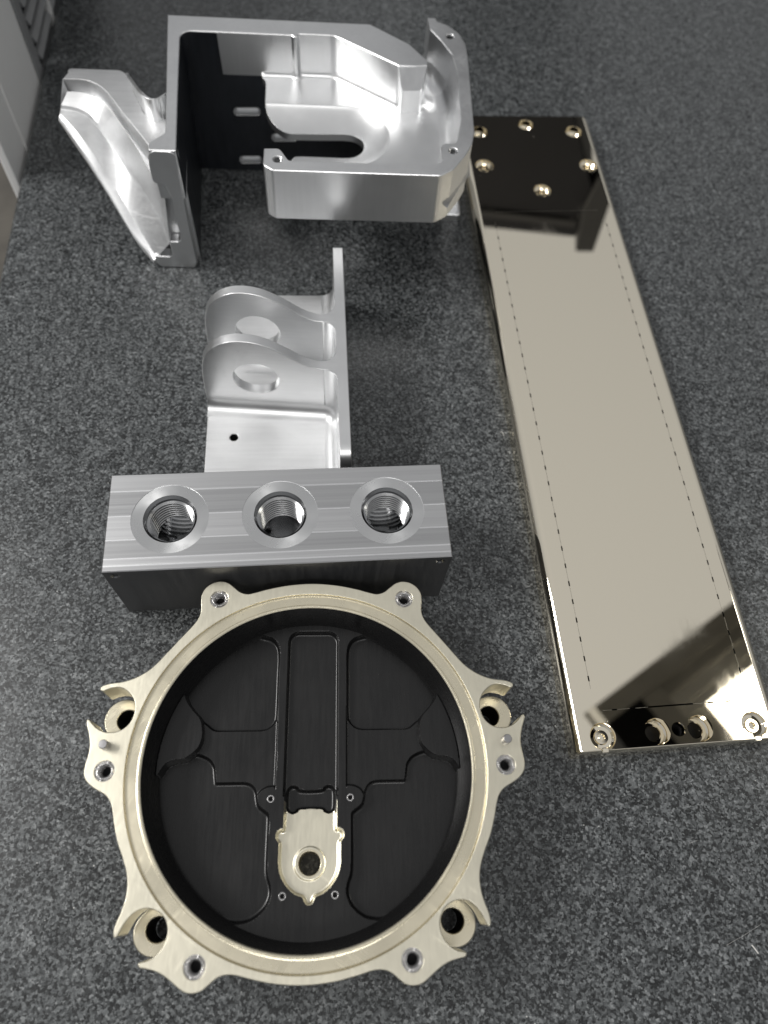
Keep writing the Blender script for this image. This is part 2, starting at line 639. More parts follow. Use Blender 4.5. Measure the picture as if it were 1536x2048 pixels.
# ------------------------------------------------------------------ ring housing
RG = thing('ring_housing', 'round gold flanged housing with black recessed bore nearest the camera', 'housing', (-18.6 * MM, 49.15 * MM, 0), R(8.3))
TOP = 45.0
half = [(0, 88.9), (12, 88.0), (22, 86.0), (29, 84.0), (33, 83.2), (36.6, 84.2), (39.6, 86.6), (43, 89.2), (47, 90.1), (51.2, 89.0),
        (54.5, 86.2), (56, 82.6), (56.0, 78.4), (55.6, 74.2), (56.6, 70.2), (59, 66.4), (64.2, 60.0), (69.8, 53), (75.3, 46.4), (80, 42.6),
        (84.6, 40.2), (89.4, 38.7), (94.8, 38.0), (98.2, 36.9), (99.2, 35.5), (98.0, 34.3),
        (94.4, 35.6), (90.4, 36.0), (86.5, 34.3), (83.3, 30.8), (81.9, 26.7), (82.2, 22.6), (83.8, 19.0), (86.8, 16.4), (90.4, 15.3), (94, 15.5), (97.4, 16.9), (100.3, 19.3), (102.3, 21.4),
        (103.2, 20.6), (102.9, 18.8), (101.3, 14.6), (100.2, 10.2), (100.1, 6), (100.8, 1.4), (100.9, -2.2), (99.8, -5.2), (97.2, -7.9), (94, -9.9),
        (90.2, -12), (87.6, -14.8), (86, -18.6), (84.4, -24.5), (82, -31.4), (79, -37.6), (76.7, -43.2), (75.6, -48.6), (75.9, -54), (77, -58.4), (78.2, -61.6), (78.9, -64.6), (78.7, -66.8), (77.8, -67.4),
        (76.6, -65.6), (75, -62.4), (72.6, -59.5), (69.8, -57.6), (66.4, -57), (63, -57.7), (60, -59.4), (58, -62), (57, -65.3), (57.3, -68.8), (58.8, -71.8), (61.2, -74.3), (64, -75.8), (67.0, -76.4),
        (67.6, -77.3), (66.8, -78.3), (64.6, -78.7), (60.8, -79.6), (57.2, -81.2), (53.6, -83.6), (50.8, -85.7), (48, -87.3), (44.8, -87.8), (41.4, -87.1), (38.9, -85.4), (36.4, -83.4), (33.8, -82.2), (30.6, -81.8), (27, -82.3), (21, -83.8), (11.6, -85.6), (0, -86.4)]
outl = half + [(-x, y) for x, y in half[-2:0:-1]]
outl = orient(spline(outl, 4), True)
INS = [(46.9, 80.4), (91.8, -1.75), (44.7, -78.7)]
INS = INS + [(-x, y) for x, y in INS]
PIN = [(92.6, 9.1), (-92.6, 9.1)]
GO, GI, RB = 83.0, 77.3, 75.6
mk('flange', prism(outl, [circ(0, 0, GO, 160)] + [circ(x, y, 4.5, 28) for x, y in INS], 27, TOP, 0.35, True, 0.15), M['gold'], RG)
pr = [(GO, TOP - 0.15), (GO - 0.05, 43.7), (GO - 0.6, 43.2)]
for k, rr in enumerate(np.linspace(GO - 1.0, GI + 0.5, 15)):
    pr.append((rr, 43.2 + (0.035 if k % 2 else 0)))
pr += [(GI + 0.1, 43.3), (GI, 44.8), (GI - 0.25, TOP - 0.02), (RB + 0.55, TOP - 0.02), (RB + 0.05, TOP - 0.45)]
mk('seal_groove', flip(lathe(pr, 192)), M['gold_ring'], RG, 20)
ZR = 27.0
mk('bore_wall', flip(lathe([(RB + 0.05, TOP - 0.45), (RB, TOP - 0.7), (RB - 0.1, TOP - 2), (72.3, ZR + 0.4), (72.0, ZR - 0.2), (71.9, 18.5)], 192)), M['black'], RG)
mk('outer_wall', lathe([(79.5, 0.1), (80.5, 1.2), (80.5, 27)], 128), M['gold'], RG)
# bolt pads below the four scalloped notches
NOT = [(92.2, 25.7, 10.4), (66.9, -66.8, 9.9)]
NOT = NOT + [(-x, y, r) for x, y, r in NOT]
for x, y, r in NOT:
    l = math.hypot(x, y)
    ix, iy = x * (1 - 5 / l), y * (1 - 5 / l)
    pad = capsule(ix, iy, x, y, r - 0.2, 20)
    mk('bolt_pad', prism(pad, [circ(x * 0.985, y * 0.985, 5.0, 32)], 10, 21, 0.5), M['gold_ring'], RG)
    mk('bolt_hole', flip(lathe([(5.0, 20.6), (4.95, 10), (4.9, 0.5)], 32, x * 0.985, y * 0.985)), M['dark'], RG)
# keyed thread inserts
for x, y in INS:
    pr = [(4.5, TOP - 0.15), (4.5, TOP - 1.3), (3.75, TOP - 1.3), (3.6, TOP - 0.3), (3.1, TOP - 0.25), (2.7, TOP - 0.8)] + threads(2.7, 2.4, TOP - 1, TOP - 9, 0.8) + [(2.4, TOP - 9.5)]
    g = mk('threaded_insert', flip(lathe(pr, 36, x, y)), M['steel'], RG)
    mk('bore_end', cap([circ(x, y, 2.6, 20)], TOP - 6.5), M['dark'], g)
    for k in range(4):
        a = PI / 4 + k * PI / 2 + 0.5
        key = capsule(x + 3.5 * math.cos(a), y + 3.5 * math.sin(a), x + 4.3 * math.cos(a), y + 4.3 * math.sin(a), 0.42, 5)
        mk('locking_key', prism(key, [], TOP - 1.2, TOP - 0.05, 0.12), M['steel'], g)
for x, y in PIN:
    mk('dowel_pin', lathe([(2.05, TOP - 0.5), (2.05, TOP + 5.4), (1.8, TOP + 5.8), (0.01, TOP + 5.85)], 32, x, y), M['pin'], RG)

# bore floor: ribs, stepped pockets, gold pad
CX = 0.6
ZR, RF = 27.0, 72.0


def sym(p):
    p = [(q[0] - CX, q[1]) for q in p]
    return p, [(-x, y) for x, y in p]


upper = [(17.7, 27), (17.7, 45), (17.7, 57), (18.9, 62.4), (22, 65.6), (27, 67.2), (34, 68.6), (44, 63), (53, 56), (60, 48.5), (65, 42),
         (67, 36.5), (65, 31.2), (60.6, 26.5), (56.5, 24.0), (53.1, 21.8), (49.2, 18.9), (45, 18.3), (35, 18.3), (25.5, 18.4), (21.2, 19.8), (18.6, 22.8)]
arm = [(17.3, 30, 1), (17.3, -6.0), (18.2, -7.6), (21, -7.9), (24, -9.4), (26, -12), (30, -14), (48, -14), (54, 2), (60, 6), (60, 20), (58, 27), (50, 27), (30, 30, 1)]
lower = [(45.6, -4.7, 1), (46.2, -1.1), (46.9, 2.6), (49.4, 5.9), (53, 7.8), (57.6, 9.0), (61.2, 8.4), (65, 7.4), (69, 6.4), (73, 4), (76, -2.6), (76, -9),
         (74.6, -18.6), (71.4, -28), (65.6, -39.4), (58.2, -48.6), (49, -57.4), (41, -62.6), (34, -64.4), (28.4, -64.2), (24.8, -62.9), (21.3, -60.4), (18.7, -57.2), (17.4, -53.3),
         (17.8, -49.4), (19.2, -45.4), (19.6, -39.8), (19.6, -30), (19.6, -22.5), (20, -19.6), (21.8, -18), (24.6, -15.8), (25.6, -12.7), (26.3, -9.1), (28.4, -6.2), (31.6, -4.9), (36, -4.7)]
lens = [(54.0, 20.6), (53.6, 15.2), (54.8, 10.8), (57.8, 7.6), (61.4, 5.5), (66, 4.9), (70, 3), (74, -2), (80, 5), (80, 25), (72, 38), (66, 40), (62.6, 33), (59.0, 28.2), (55.6, 24.6)]
channel = rounded([(-13.4, -60, 3), (13.4, -60, 3), (13.4, 69.2, 5.5), (-13.4, 69.2, 5.5)])
channel = rounded([(-13.1, -12), (13.1, -12), (13.1, 69.0, 5.5), (-13.1, 69.0, 5.5)])
gold = [(-12.4, -10, 1), (-12.4, -25.2), (-13.4, -26.2), (-15.2, -27.4), (-15.8, -29.8), (-14.8, -31.6), (-14.1, -33), (-14.1, -41), (-12.9, -45.9), (-10, -50.4), (-6.4, -53.3), (-3.0, -54.6),
        (-2.1, -56.2), (-1.2, -57.5), (0, -57.9)]
gold = gold + [(-p[0], p[1]) + tuple(p[2:]) for p in gold[-2::-1]]
gold = spline(gold, 4)
bone = []
for q in [(-11.6, -13, 0), (-11.2, -8.6), (-8.8, -6.7), (-6.2, -7.4), (-4.6, -8.7), (4.6, -8.7), (6.2, -7.4), (8.8, -6.7), (11.2, -8.6), (11.6, -13), (11.2, -17.8), (8.8, -19.6), (6.2, -18.9), (4.6, -17.6), (-4.6, -17.6), (-6.2, -18.9), (-8.8, -19.6), (-11.2, -17.8)]:
    bone.append((q[0] * 1.02, q[1]))
bone = spline(bone, 4)


def drop(s, D, rf, w=0.45):
    """depth below the top for signed distance s inside a pocket of depth D with floor fillet rf"""
    rf = min(rf, D * 0.95)
    wall = (D - rf) * np.clip(s / w, 0, 1)
    q = np.clip((s - w) / rf, 0, 1)
    fil = np.where(s > w, rf * np.sqrt(np.maximum(1 - (1 - q) ** 2, 0)), 0)
    return np.where(s > 0, wall + fil, 0)


st = 0.26
xs = np.arange(-75.6, 75.61, st)
X, Y = np.meshgrid(xs, xs)
RR = np.hypot(X, Y)
Xs = X - CX
Z = np.full(X.shape, ZR)
mirror = np.abs(Xs)
for pl, D, rf in ((arm, 2.2, 0.9), (upper, 5.0, 1.5), (lower, 6.0, 1.7)):
    p, _ = sym(pl)
    Z = np.minimum(Z, ZR - drop(sdist(mirror, Y, spline([(a, b_) + tuple(q[2:]) for (a, b_), q in zip(p, pl)], 4)), D, rf))
sc_ = sdist(Xs, Y, channel)
sg = sdist(Xs, Y, gold)
sb = sdist(Xs, Y, bone)
Z = np.minimum(Z, ZR - drop(sc_, 4.2, 1.2))
Z = np.minimum(Z, ZR - drop(sg, 4.6, 1.3))
Z = np.minimum(Z, np.where(sb > 0, ZR - 4.4 - drop(sb, 3.2, 1.6), Z))
# raised lenses where the bolt notches push in
p, _ = sym(lens)
sl = sdist(mirror, Y, spline(p, 4))
ZL = ZR + 2.6
zl = np.where(sl > 0, ZL, ZL - 9 * np.clip(-sl / 0.8, 0, 1))
lz = np.maximum(Z, zl)
near = (sl > -0.8)
Z = np.where(near, lz, Z)
# through hole lip
HX, HY, HR = 0.6, -40.9, 5.3
rh = np.hypot(X - HX, Y - HY)
Z = np.where(rh < 7.4, np.maximum(Z, ZR - 4.6 + 0.7 * np.clip((7.4 - rh) / 0.5, 0, 1)), Z)
rc = np.hypot(X[:-1, :-1] + st / 2, Y[:-1, :-1] + st / 2)
hc = np.hypot(X[:-1, :-1] + st / 2 - HX, Y[:-1, :-1] + st / 2 - HY)
SCR = [(18.8 + CX, -13.0), (-18.8 + CX, -13.0), (11.8 + CX, -54.0), (-11.8 + CX, -54.0)]
ok = (rc < 72.3) & (hc > HR)
for x, y in SCR:
    ok &= np.hypot(X[:-1, :-1] + st / 2 - x, Y[:-1, :-1] + st / 2 - y) > 1.15
isg = ((sg > -0.25) & (sb < -0.15) & (Y < -14))[:-1, :-1]
mk('bore_floor', grid_mesh(xs, xs, Z, ok & ~isg), M['black'], RG, 60)
mk('pad_recess', grid_mesh(xs, xs, Z, ok & isg), M['gold'], RG, 60)
zt = ZR - 4.6 + 0.7
mk('through_hole', flip(lathe([(HR + 0.9, zt + 0.03), (HR - 0.05, zt + 0.03), (HR - 0.35, zt - 0.4), (HR - 0.35, 0.2)], 48, HX, HY)), M['gold_ring'], RG)
for x, y in SCR:
    mk('small_insert', flip(lathe([(1.75, ZR - 0.1), (1.7, ZR + 0.12), (1.15, ZR + 0.12)] + threads(1.15, 1.0, ZR, ZR - 3, 0.5), 24, x, y)), M['steel'], RG)
    mk('insert_bore_end', cap([circ(x, y, 1.2, 16)], ZR - 1.6), M['dark'], RG)

# ------------------------------------------------------------------ manifold block
MB = thing('manifold_block', 'rectangular milled aluminium block with three large threaded ports', 'block', (-53.36 * MM, 167.2 * MM, 0), 0.197)
BL, BW, BH = 175.2, 55.2, 57.4


def raw(name, geo, mat):
    o = mk(name, geo, mat)
    return o


def bool_cut(base, cutters):
    for c in cutters:
        md = base.modifiers.new('cut', 'BOOLEAN')
        md.operation = 'DIFFERENCE'
        md.solver = 'EXACT'
        md.material_mode = 'TRANSFER'
        md.object = c
    dg = bpy.context.evaluated_depsgraph_get()
    me = bpy.data.meshes.new_from_object(base.evaluated_get(dg))
    base.modifiers.clear()
    old = base.data
    base.data = me
    bpy.data.meshes.remove(old)
    for c in cutters:
        d = c.data
        bpy.data.objects.remove(c)
        bpy.data.meshes.remove(d)
    return base


def solid_lathe(prof, n=64, cx=0, cy=0):
    v, f = lathe(prof, n, cx, cy)
    k = len(v)
    v = v + [(cx, cy, prof[0][1]), (cx, cy, prof[-1][1])]
    m_ = k - n
    f = f + [[k, (i + 1) % n, i] for i in range(n)] + [[k + 1, m_ + i, m_ + (i + 1) % n] for i in range(n)]
    return v, f


blk = raw('block_body', prism([(-BL / 2, -BW / 2), (BL / 2, -BW / 2), (BL / 2, BW / 2), (-BL / 2, BW / 2)], [], 0, BH, 0.45), M['milled'])
blk.data.materials.append(M['sides'])
blk.data.materials.append(M['turned'])
blk.data.materials.append(M['thread'])
cut = []
PORT = [-56.0, 0.2, 56.0]
for px in PORT:
    pr = [(19.7, BH + 3), (19.7, BH - 0.35), (13.8, BH - 0.35)]
    c1 = raw('c', flip(solid_lathe(pr + [(13.8, BH - 0.36)], 96, px, 0.8)), M['turned'])
    pr = [(13.7, BH + 2), (13.7, BH - 0.3), (12.3, BH - 2.0), (12.3, BH - 3.6)] + threads(12.3, 10.9, BH - 3.8, BH - 24, 2.3) + [(11.2, BH - 24.3), (11.2, BH - 46)]
    c2 = raw('c', flip(solid_lathe(pr, 72, px, 0.8)), M['thread'])
    cut += [c1, c2]
for px in (PORT[0], PORT[2]):
    pr = [(13.3, 40)] + threads(13.3, 12.3, 26, -22, 2.6) + [(12, -22.3)]
    g = flip(solid_lathe(pr, 64))
    cut.append(raw('c', xform(g, lambda x, y, z, px=px: (x + px, z, -y + BH - 31)), M['thread']))
g = flip(solid_lathe([(9.5, 70), (9.5, -70)], 48))
cut.append(raw('c', xform(g, lambda x, y, z: (z, x, y + BH - 36)), M['thread']))
for px, pz in ((-82.4, BH - 5.6), (81.8, BH - 5.6)):
    pr = [(2.6, 4), (2.6, 0.5), (2.0, 0)] + threads(2.0, 1.7, -0.2, -9, 0.8) + [(1.6, -9.2)]
    g = flip(solid_lathe(pr, 32))
    cut.append(raw('c', xform(g, lambda x, y, z, px=px, pz=pz: (x + px, -z - BW / 2 + 0.4, y + pz)), M['thread']))
for c in cut:
    bm = bmesh.new()
    bm.from_mesh(c.data)
    bmesh.ops.remove_doubles(bm, verts=bm.verts, dist=1e-7)
    bmesh.ops.recalc_face_normals(bm, faces=bm.faces)
    bm.to_mesh(c.data)
    bm.free()
bm = bmesh.new()
bm.from_mesh(blk.data)
bmesh.ops.remove_doubles(bm, verts=bm.verts, dist=1e-7)
bmesh.ops.recalc_face_normals(bm, faces=bm.faces)
bm.to_mesh(blk.data)
bm.free()
bool_cut(blk, cut)


def split_faces(o, test, name, mat, parent, origin=None):
    """move the faces of o that pass test into a new object"""
    bm = bmesh.new()
    bm.from_mesh(o.data)
    b2 = bm.copy()
    bmesh.ops.delete(b2, geom=[f for f in b2.faces if not test(f)], context='FACES')
    bmesh.ops.delete(bm, geom=[f for f in bm.faces if test(f)], context='FACES')
    bm.to_mesh(o.data)
    bm.free()
    me = bpy.data.meshes.new(name)
    if origin:
        bmesh.ops.translate(b2, verts=b2.verts, vec=-Vector(origin))
    for f in b2.faces:
        f.material_index = 0
        f.smooth = True
    b2.to_mesh(me)
    b2.free()
    me.materials.append(mat)
    me.set_sharp_from_angle(angle=R(32))
    n = bpy.data.objects.new(name, me)
    COL.objects.link(n)
    n.parent = parent
    if origin:
        n.location = origin
    return n


slot = {m_.name.split('.')[0]: i for i, m_ in enumerate(blk.data.materials)}
ti, hi = slot['turned_aluminium'], slot['threaded_aluminium']
for px in PORT:
    org = (px * MM, 0.8 * MM, BH * MM)
    port = split_faces(blk, lambda f: f.material_index == ti and abs(f.calc_center_median().x - px * MM) < 0.022, 'spot_face', M['turned'], MB, org)
    split_faces(blk, lambda f: f.material_index == hi and abs(f.calc_center_median().x - px * MM) < 0.016 and f.calc_center_median().z > 0.0115 and f.calc_center_median().y > -0.0262, 'threaded_bore', M['thread'], MB)
blk.parent = MB
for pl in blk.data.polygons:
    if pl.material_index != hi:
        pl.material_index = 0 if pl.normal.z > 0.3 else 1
blk.data.set_sharp_from_angle(angle=R(25))

# ------------------------------------------------------------------ clevis bracket
CB = thing('clevis_bracket', 'bare aluminium bracket with two rounded lugs and a tall side wall', 'bracket', (-75 * MM, 290 * MM, 0), R(10.2))
TB, HW = 10.0, 54.0
wp = rounded([(-88, 0), (71.5, 0), (71.5, HW, 1.5), (-88, HW, 9)], 8)
g = prism(wp, [], 32, 38.4, 0.4, True)
mk('side_wall', xform(g, lambda u, v, w: (w, u, v)), M['alu'], CB)
g2 = prism(rounded([(-49.3, -88, 2), (31.9, -88, 0), (31.9, 71.5, 0), (-49.3, 71.5, 5)]), [circ(-32.4, -45.4, 2.6, 28)], 0, TB, 0.4)
mk('base_plate', g2, M['alu_soft'], CB)
mk('dowel_hole', flip(lathe([(2.6, TB - 0.4), (2.58, 0.3)], 28, -32.4, -45.4)), M['dark'], CB)
prof = [(-49.0, 5, 1), (-49.0, 16), (-48.8, 28), (-48.2, 40), (-47.2, 49), (-45, 57.4), (-41, 64.2), (-35.5, 69.4), (-29.4, 72.6), (-22.6, 73.9), (-15.7, 73.4), (-9, 71.4), (-2.3, 67.8),
        (4.4, 63.2), (10.6, 58.7), (16, 55.7), (20.5, 54.3), (24.5, HW), (32.3, HW, 1), (32.3, 5, 1)]
prof = spline(prof, 4)
tp = math.tan(R(5))
for yf in (-28.0, 8.0):
    g = prism(prof, [circ(-16.2, 41.0, 13.8, 48)], 0, 6.0, 0.35, True, 0.35)
    # the lug's plate runs 5 degrees off square
    mk('lug', xform(g, lambda u, v, w, yf=yf: (u, yf + 6 - w - (u - 27) * tp, v)), M['alu_x'], CB)


def sweep(path, prof):
    """open path (x, y) with the free side on its left; prof: (offset, z)"""
    P = np.asarray(path, float)
    T = np.gradient(P, axis=0)
    T /= np.linalg.norm(T, axis=1, keepdims=True)
    Nn = np.stack([-T[:, 1], T[:, 0]], 1)
    return skin([[(p[0] + n[0] * d, p[1] + n[1] * d, z) for p, n in zip(P, Nn)] for d, z in prof], False)


def corner_path(pts, r, n=10):
    q = rounded([(p[0], p[1], r if 0 < i < len(pts) - 1 else 0) for i, p in enumerate(pts)], n)
    out = [q[0]]
    for a, b_ in zip(q[:-1], q[1:]):                    # subdivide so normals stay clean at the ends of arcs
        L = math.hypot(b_[0] - a[0], b_[1] - a[1])
        if L > 12:
            out += [(a[0] + (b_[0] - a[0]) * t, a[1] + (b_[1] - a[1]) * t) for t in (0.02, 0.98)]
        out.append(b_)
    return out


def lugy(yf, x):
    return yf - (x - 27) * tp


fr = 8.2
cells = [[(32, -87.5), (32, lugy(-28, 32)), (-48.9, lugy(-28, -48.9))],
         [(-48.9, lugy(-22, -48.9)), (32, lugy(-22, 32)), (32, lugy(8, 32)), (-48.9, lugy(8, -48.9))],
         [(-48.9, lugy(14, -48.9)), (32, lugy(14, 32)), (32, 71.2)]]
for c_ in cells:
    pth = corner_path(c_, 8.6)
    fil = [(-0.06, TB + fr + 0.3)] + [(fr - fr * math.cos(a) - 0.05 * (1 - a / (PI / 2)), TB + fr - fr * math.sin(a)) for a in np.linspace(0, PI / 2, 9)] + [(fr + 0.4, TB - 0.03)]
    mk('floor_fillet', sweep(pth, fil), M['alu'], CB)
    for i in range(1, len(c_) - 1):
        q = rounded([(p[0], p[1], 8.6 if j == i else 0) for j, p in enumerate(c_)], 10)
        # arc points of this corner only
        arc = [p for p in q if math.hypot(p[0] - c_[i][0], p[1] - c_[i][1]) < 11.0]
        cx_, cy_ = c_[i]
        e = Vector((cx_, cy_)) - Vector(((arc[0][0] + arc[-1][0]) / 2, (arc[0][1] + arc[-1][1]) / 2))
        e = e.normalized() * 0.6
        wedge = orient([(p[0], p[1]) for p in arc] + [(cx_ + e.x, cy_ + e.y)])
        mk('corner_fillet', prism(wedge, [], TB + 1, HW - 0.02, 0.0), M['alu_x'], CB)

# ------------------------------------------------------------------ polished plate
PL = thing('polished_plate', 'long mirror polished nickel plate with scored border lines and counterbored ends', 'plate', (130 * MM, 285 * MM, 0), R(11.5))
PT = 15.0
px0, px1, py0, py1 = -56.2, 57.0, -202.6, 307.0
outer = rounded([(px0, py0, 2.2), (px1, py0, 2.2), (px1, py1, 5), (px0, py1, 5)], 6)
HOLES = [(-39.0, 285.2, 7.0, 3.4), (1.4, 294.6, 6.4, 3.2), (40.4, 286.2, 7.0, 3.4), (-40.4, 244.6, 7.2, 0), (44.2, 245.0, 7.2, 0), (1.4, 216.2, 6.8, 0),
         (-40.9, -194.3, 6.9, 0), (-11.2, -193.8, 6.9, 4.0), (12.2, -193.7, 6.9, 4.0), (42.2, -194.0, 6.9, 0), (0.4, -193.5, 3.7, 3.6)]
lines = [((-42.2, -169.4), (-41.4, 182.0)), ((43.4, -170.0), (44.6, 183.4)), ((-38.2, -181.2), (39.2, -180.8)), ((-38.8, 192.6), (41.0, 194.2))]
gw = 0.40


def line_cuts(i):
    (ax, ay), (bx, by) = lines[i]
    L = math.hypot(bx - ax, by - ay)
    if i == 3:
        return L, []
    if i == 2:
        return L, [(6.5, 1.4), (16.5, 1.6), (37.5, 12.5), (60, 1.6), (70, 1.4)]
    n_ = int(L / 10.7)
    return L, [((k + 0.5) * L / n_, 1.5) for k in range(n_)]


def along(i, s_, w, z):
    (ax, ay), (bx, by) = lines[i]
    L = math.hypot(bx - ax, by - ay)
    ux, uy = (bx - ax) / L, (by - ay) / L
    return (ax + ux * s_ - uy * w, ay + uy * s_ + ux * w, z)


slots = []
for i in range(4):
    for c_, d_ in line_cuts(i)[1]:
        slots.append([along(i, c_ - d_, -gw, PT)[:2], along(i, c_ + d_, -gw, PT)[:2], along(i, c_ + d_, gw, PT)[:2], along(i, c_ - d_, gw, PT)[:2]])
g = prism(outer, [circ(x, y, r, 40) for x, y, r, _ in HOLES] + slots, 0, PT, 0.15, True, 0.0, 0, 5.4)
mk('plate_body', g, M['nickel'], PL, 12)
for q in slots:
    q = orient(q)
    mk('slot', flip(skin([[(x, y, PT) for x, y in q], [(x, y, 3) for x, y in q]])), M['dark'], PL)
for i in range(4):
    L, cuts = line_cuts(i)
    s0 = 0.0
    for c_, d_ in cuts + [(L, 0)]:
        a, b_ = s0, c_ - d_
        s0 = c_ + d_
        V = [along(i, a, -0.09, PT + 0.012), along(i, b_, -0.09, PT + 0.012), along(i, b_, 0.09, PT + 0.012), along(i, a, 0.09, PT + 0.012)]
        mk('scored_line', (V, [[0, 1, 2, 3]]), M['scored'], PL)
for x, y, r, ri in HOLES:
    if ri == 3.6:
        hb = mk('plain_hole', flip(lathe([(r, PT), (r - 0.35, PT - 0.5), (r - 0.4, PT - 4)], 40, x, y)), M['nickel'], PL)
        mk('hole_wall', flip(lathe([(r - 0.4, PT - 4), (ri - 0.4, 0.5)], 40, x, y)), M['dark'], hb)
        continue
    if ri:
        pr = [(r, PT), (r - 0.05, PT - 5.5), (r - 1.0, PT - 6.4), (ri + 0.3, PT - 6.4), (ri, PT - 6.8), (ri, 0.5)]
        hb = mk('counterbore', flip(lathe(pr, 40, x, y)), M['nickel'], PL, 30)
        mk('hole_end', cap([circ(x, y, ri, 24)], 0.6), M['dark'], hb)
    else:
        pr = [(r, PT), (r - 0.15, PT - 2.2), (r - 1.2, PT - 3.2), (3.9, PT - 3.3), (3.5, PT - 2.4), (2.0, PT - 2.4), (1.6, PT - 4.2), (0.01, PT - 4.4)]
        hb = mk('counterbore', flip(lathe(pr, 40, x, y)), M['nickel'], PL, 30)
        if y < 0:
            mk('plug_tab', prism(rounded([(x - 2.4, y - 8.3, 1), (x + 1.6, y - 8.5, 1), (x + 1.9, y - 5.8, 0.8), (x - 1.7, y - 5.6, 0.8)], 4), [], PT - 2, PT + 0.5, 0.4), M['nickel'], hb)

# ------------------------------------------------------------------ large housing at the back
HB = thing('tall_housing', 'large machined aluminium housing with open tray and slotted back wall', 'housing', (-56 * MM, 460 * MM, 0), R(8.7))
HT = 95.0
# left and back walls, angled wall and end post (seen from above)
wall_up = [(-129.4, 81.5, 0.8), (-122.3, 4.1, 0), (-118.0, -43, 4), (-127.0, -53, 1.5), (-126.6, -59.5, 1), (-109.9, -59.5, 1), (-113.8, -8.7, 0), (-119.0, 64.3, 8),
           (-43.2, 64.3, 1), (-41.6, 62.8, 0.7), (-39.6, 62.8, 0.7), (-38.2, 66.2, 1), (-14, 66.4, 12), (30.4, 34.9, 0.6), (49.8, 35.6, 0.6), (51, 41.5, 4), (38.9, 60.1, 3), (12.1, 81.5, 3)]
wall_up = rounded(wall_up, 6)
nose = rounded([(30.7, 35.3, 0), (33, 29.0, 2.5), (47.6, 29.2, 3), (49.7, 35.9, 0)], 6)
v, f = prism(nose, [], 60, HT, 0)
mk('post_nose', ([(x, y, z - (35.6 - y) * 2.1 if z > 90 else z) for x, y, z in v], f), M['alu_z'], HB)


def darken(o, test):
    """near-black second colour on the faces that pass test(centre in mm, normal)"""
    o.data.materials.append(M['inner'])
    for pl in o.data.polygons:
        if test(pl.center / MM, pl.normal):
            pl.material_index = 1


o = mk('upper_walls', prism(wall_up, [], 60, HT, 0.5, True), M['alu_z'], HB)
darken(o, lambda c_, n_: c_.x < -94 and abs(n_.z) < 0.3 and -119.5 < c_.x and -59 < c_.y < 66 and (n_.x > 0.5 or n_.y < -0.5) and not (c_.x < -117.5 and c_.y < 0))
low_left = rounded([(-129.0, 81.1, 0.8), (-122.0, 4.1, 0), (-117.8, -52, 0), (-110.2, -52, 0), (-113.9, -8.7, 0), (-119.1, 66.0, 0), (-119.1, 80.9, 0)], 6)
o = mk('left_wall_foot', prism(low_left, [], 0, 60.02, 0.0, True), M['alu_z'], HB)
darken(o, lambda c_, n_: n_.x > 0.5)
# slotted lower back wall, leaning slightly, as a plate in x-z pierced by three slots
SL = [(-86.0, 41.5, -71.4, 42.0), (-58.8, 24.6, -44.4, 25.0), (-84.8, 7.8, -72.6, 8.2)]
bk = prism([(-119.3, 0), (-90, 0), (28, 0), (28, 56), (-56, 56), (-62.0, 65.5), (-93.6, 65.5), (-94.4, 94.3), (-119.3, 94.3)], [capsule(a, b_, c_, d_, 2.7, 8) for a, b_, c_, d_ in SL], 0, 9, 0.3)  # extended under the tray as an added dark backing that blackens the tray slot


def lean(u, v, w):
    return u, 46 + 18.1 * min(1.0, v / 64) + (9 - w), v


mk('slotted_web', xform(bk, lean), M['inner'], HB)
for a, b_, c_, d_ in SL:
    cp = capsule(a, b_, c_, d_, 2.72, 8)
    ci = offset(orient(cp), 0.35)
    g = join(skin([[(x, y, 9.25) for x, y in cp], [(x, y, 9.25) for x, y in ci], [(x, y, 0.2) for x, y in ci]]))
    mk('slot_sleeve', xform(g, lean), M['alu'], HB)
# tray walls
tray = [(53.6, 92.7, 0.5), (59.4, 93.2, 0.5), (60.4, 89.1, 1.5), (68.1, 84.5, 3), (74.9, 75.9, 6), (78.8, 64, 4), (79.2, 49.4, 0), (76.8, -31.7, 2), (74.4, -43.0, 6), (68.8, -54.9, 3), (60.3, -68, 3), (52.5, -74.1, 6), (-51.0, -74.1, 4), (-57.0, -69.5, 4), (-57.0, -54.3, 0.6),
        (-47.4, -53.8, 3.5), (-41.6, -64.8, 3.5), (45.7, -64.8, 3), (54.0, -61.5, 4), (54.0, -43.6, 4), (64.0, -43.2, 4), (69.0, -19, 4), (70.1, 31.6, 6), (68.0, 50.6, 6), (61.0, 67, 5), (54.6, 79, 4)]
tray = rounded(tray, 6)
TH = [(68.1, 71.3), (61.4, -50.5), (-48.3, -64.0)]
mk('tray_wall', prism(tray, [circ(x, y, 3.0, 28) for x, y in TH], 59, HT, 0.5, True, 0.3), M['alu_z'], HB)
for x, y in TH:
    mk('threaded_hole', flip(lathe([(3.0, HT - 0.3)] + threads(2.95, 2.5, HT - 0.6, HT - 12, 1.0) + [(0.01, HT - 13)], 28, x, y)), M['thread'], HB)
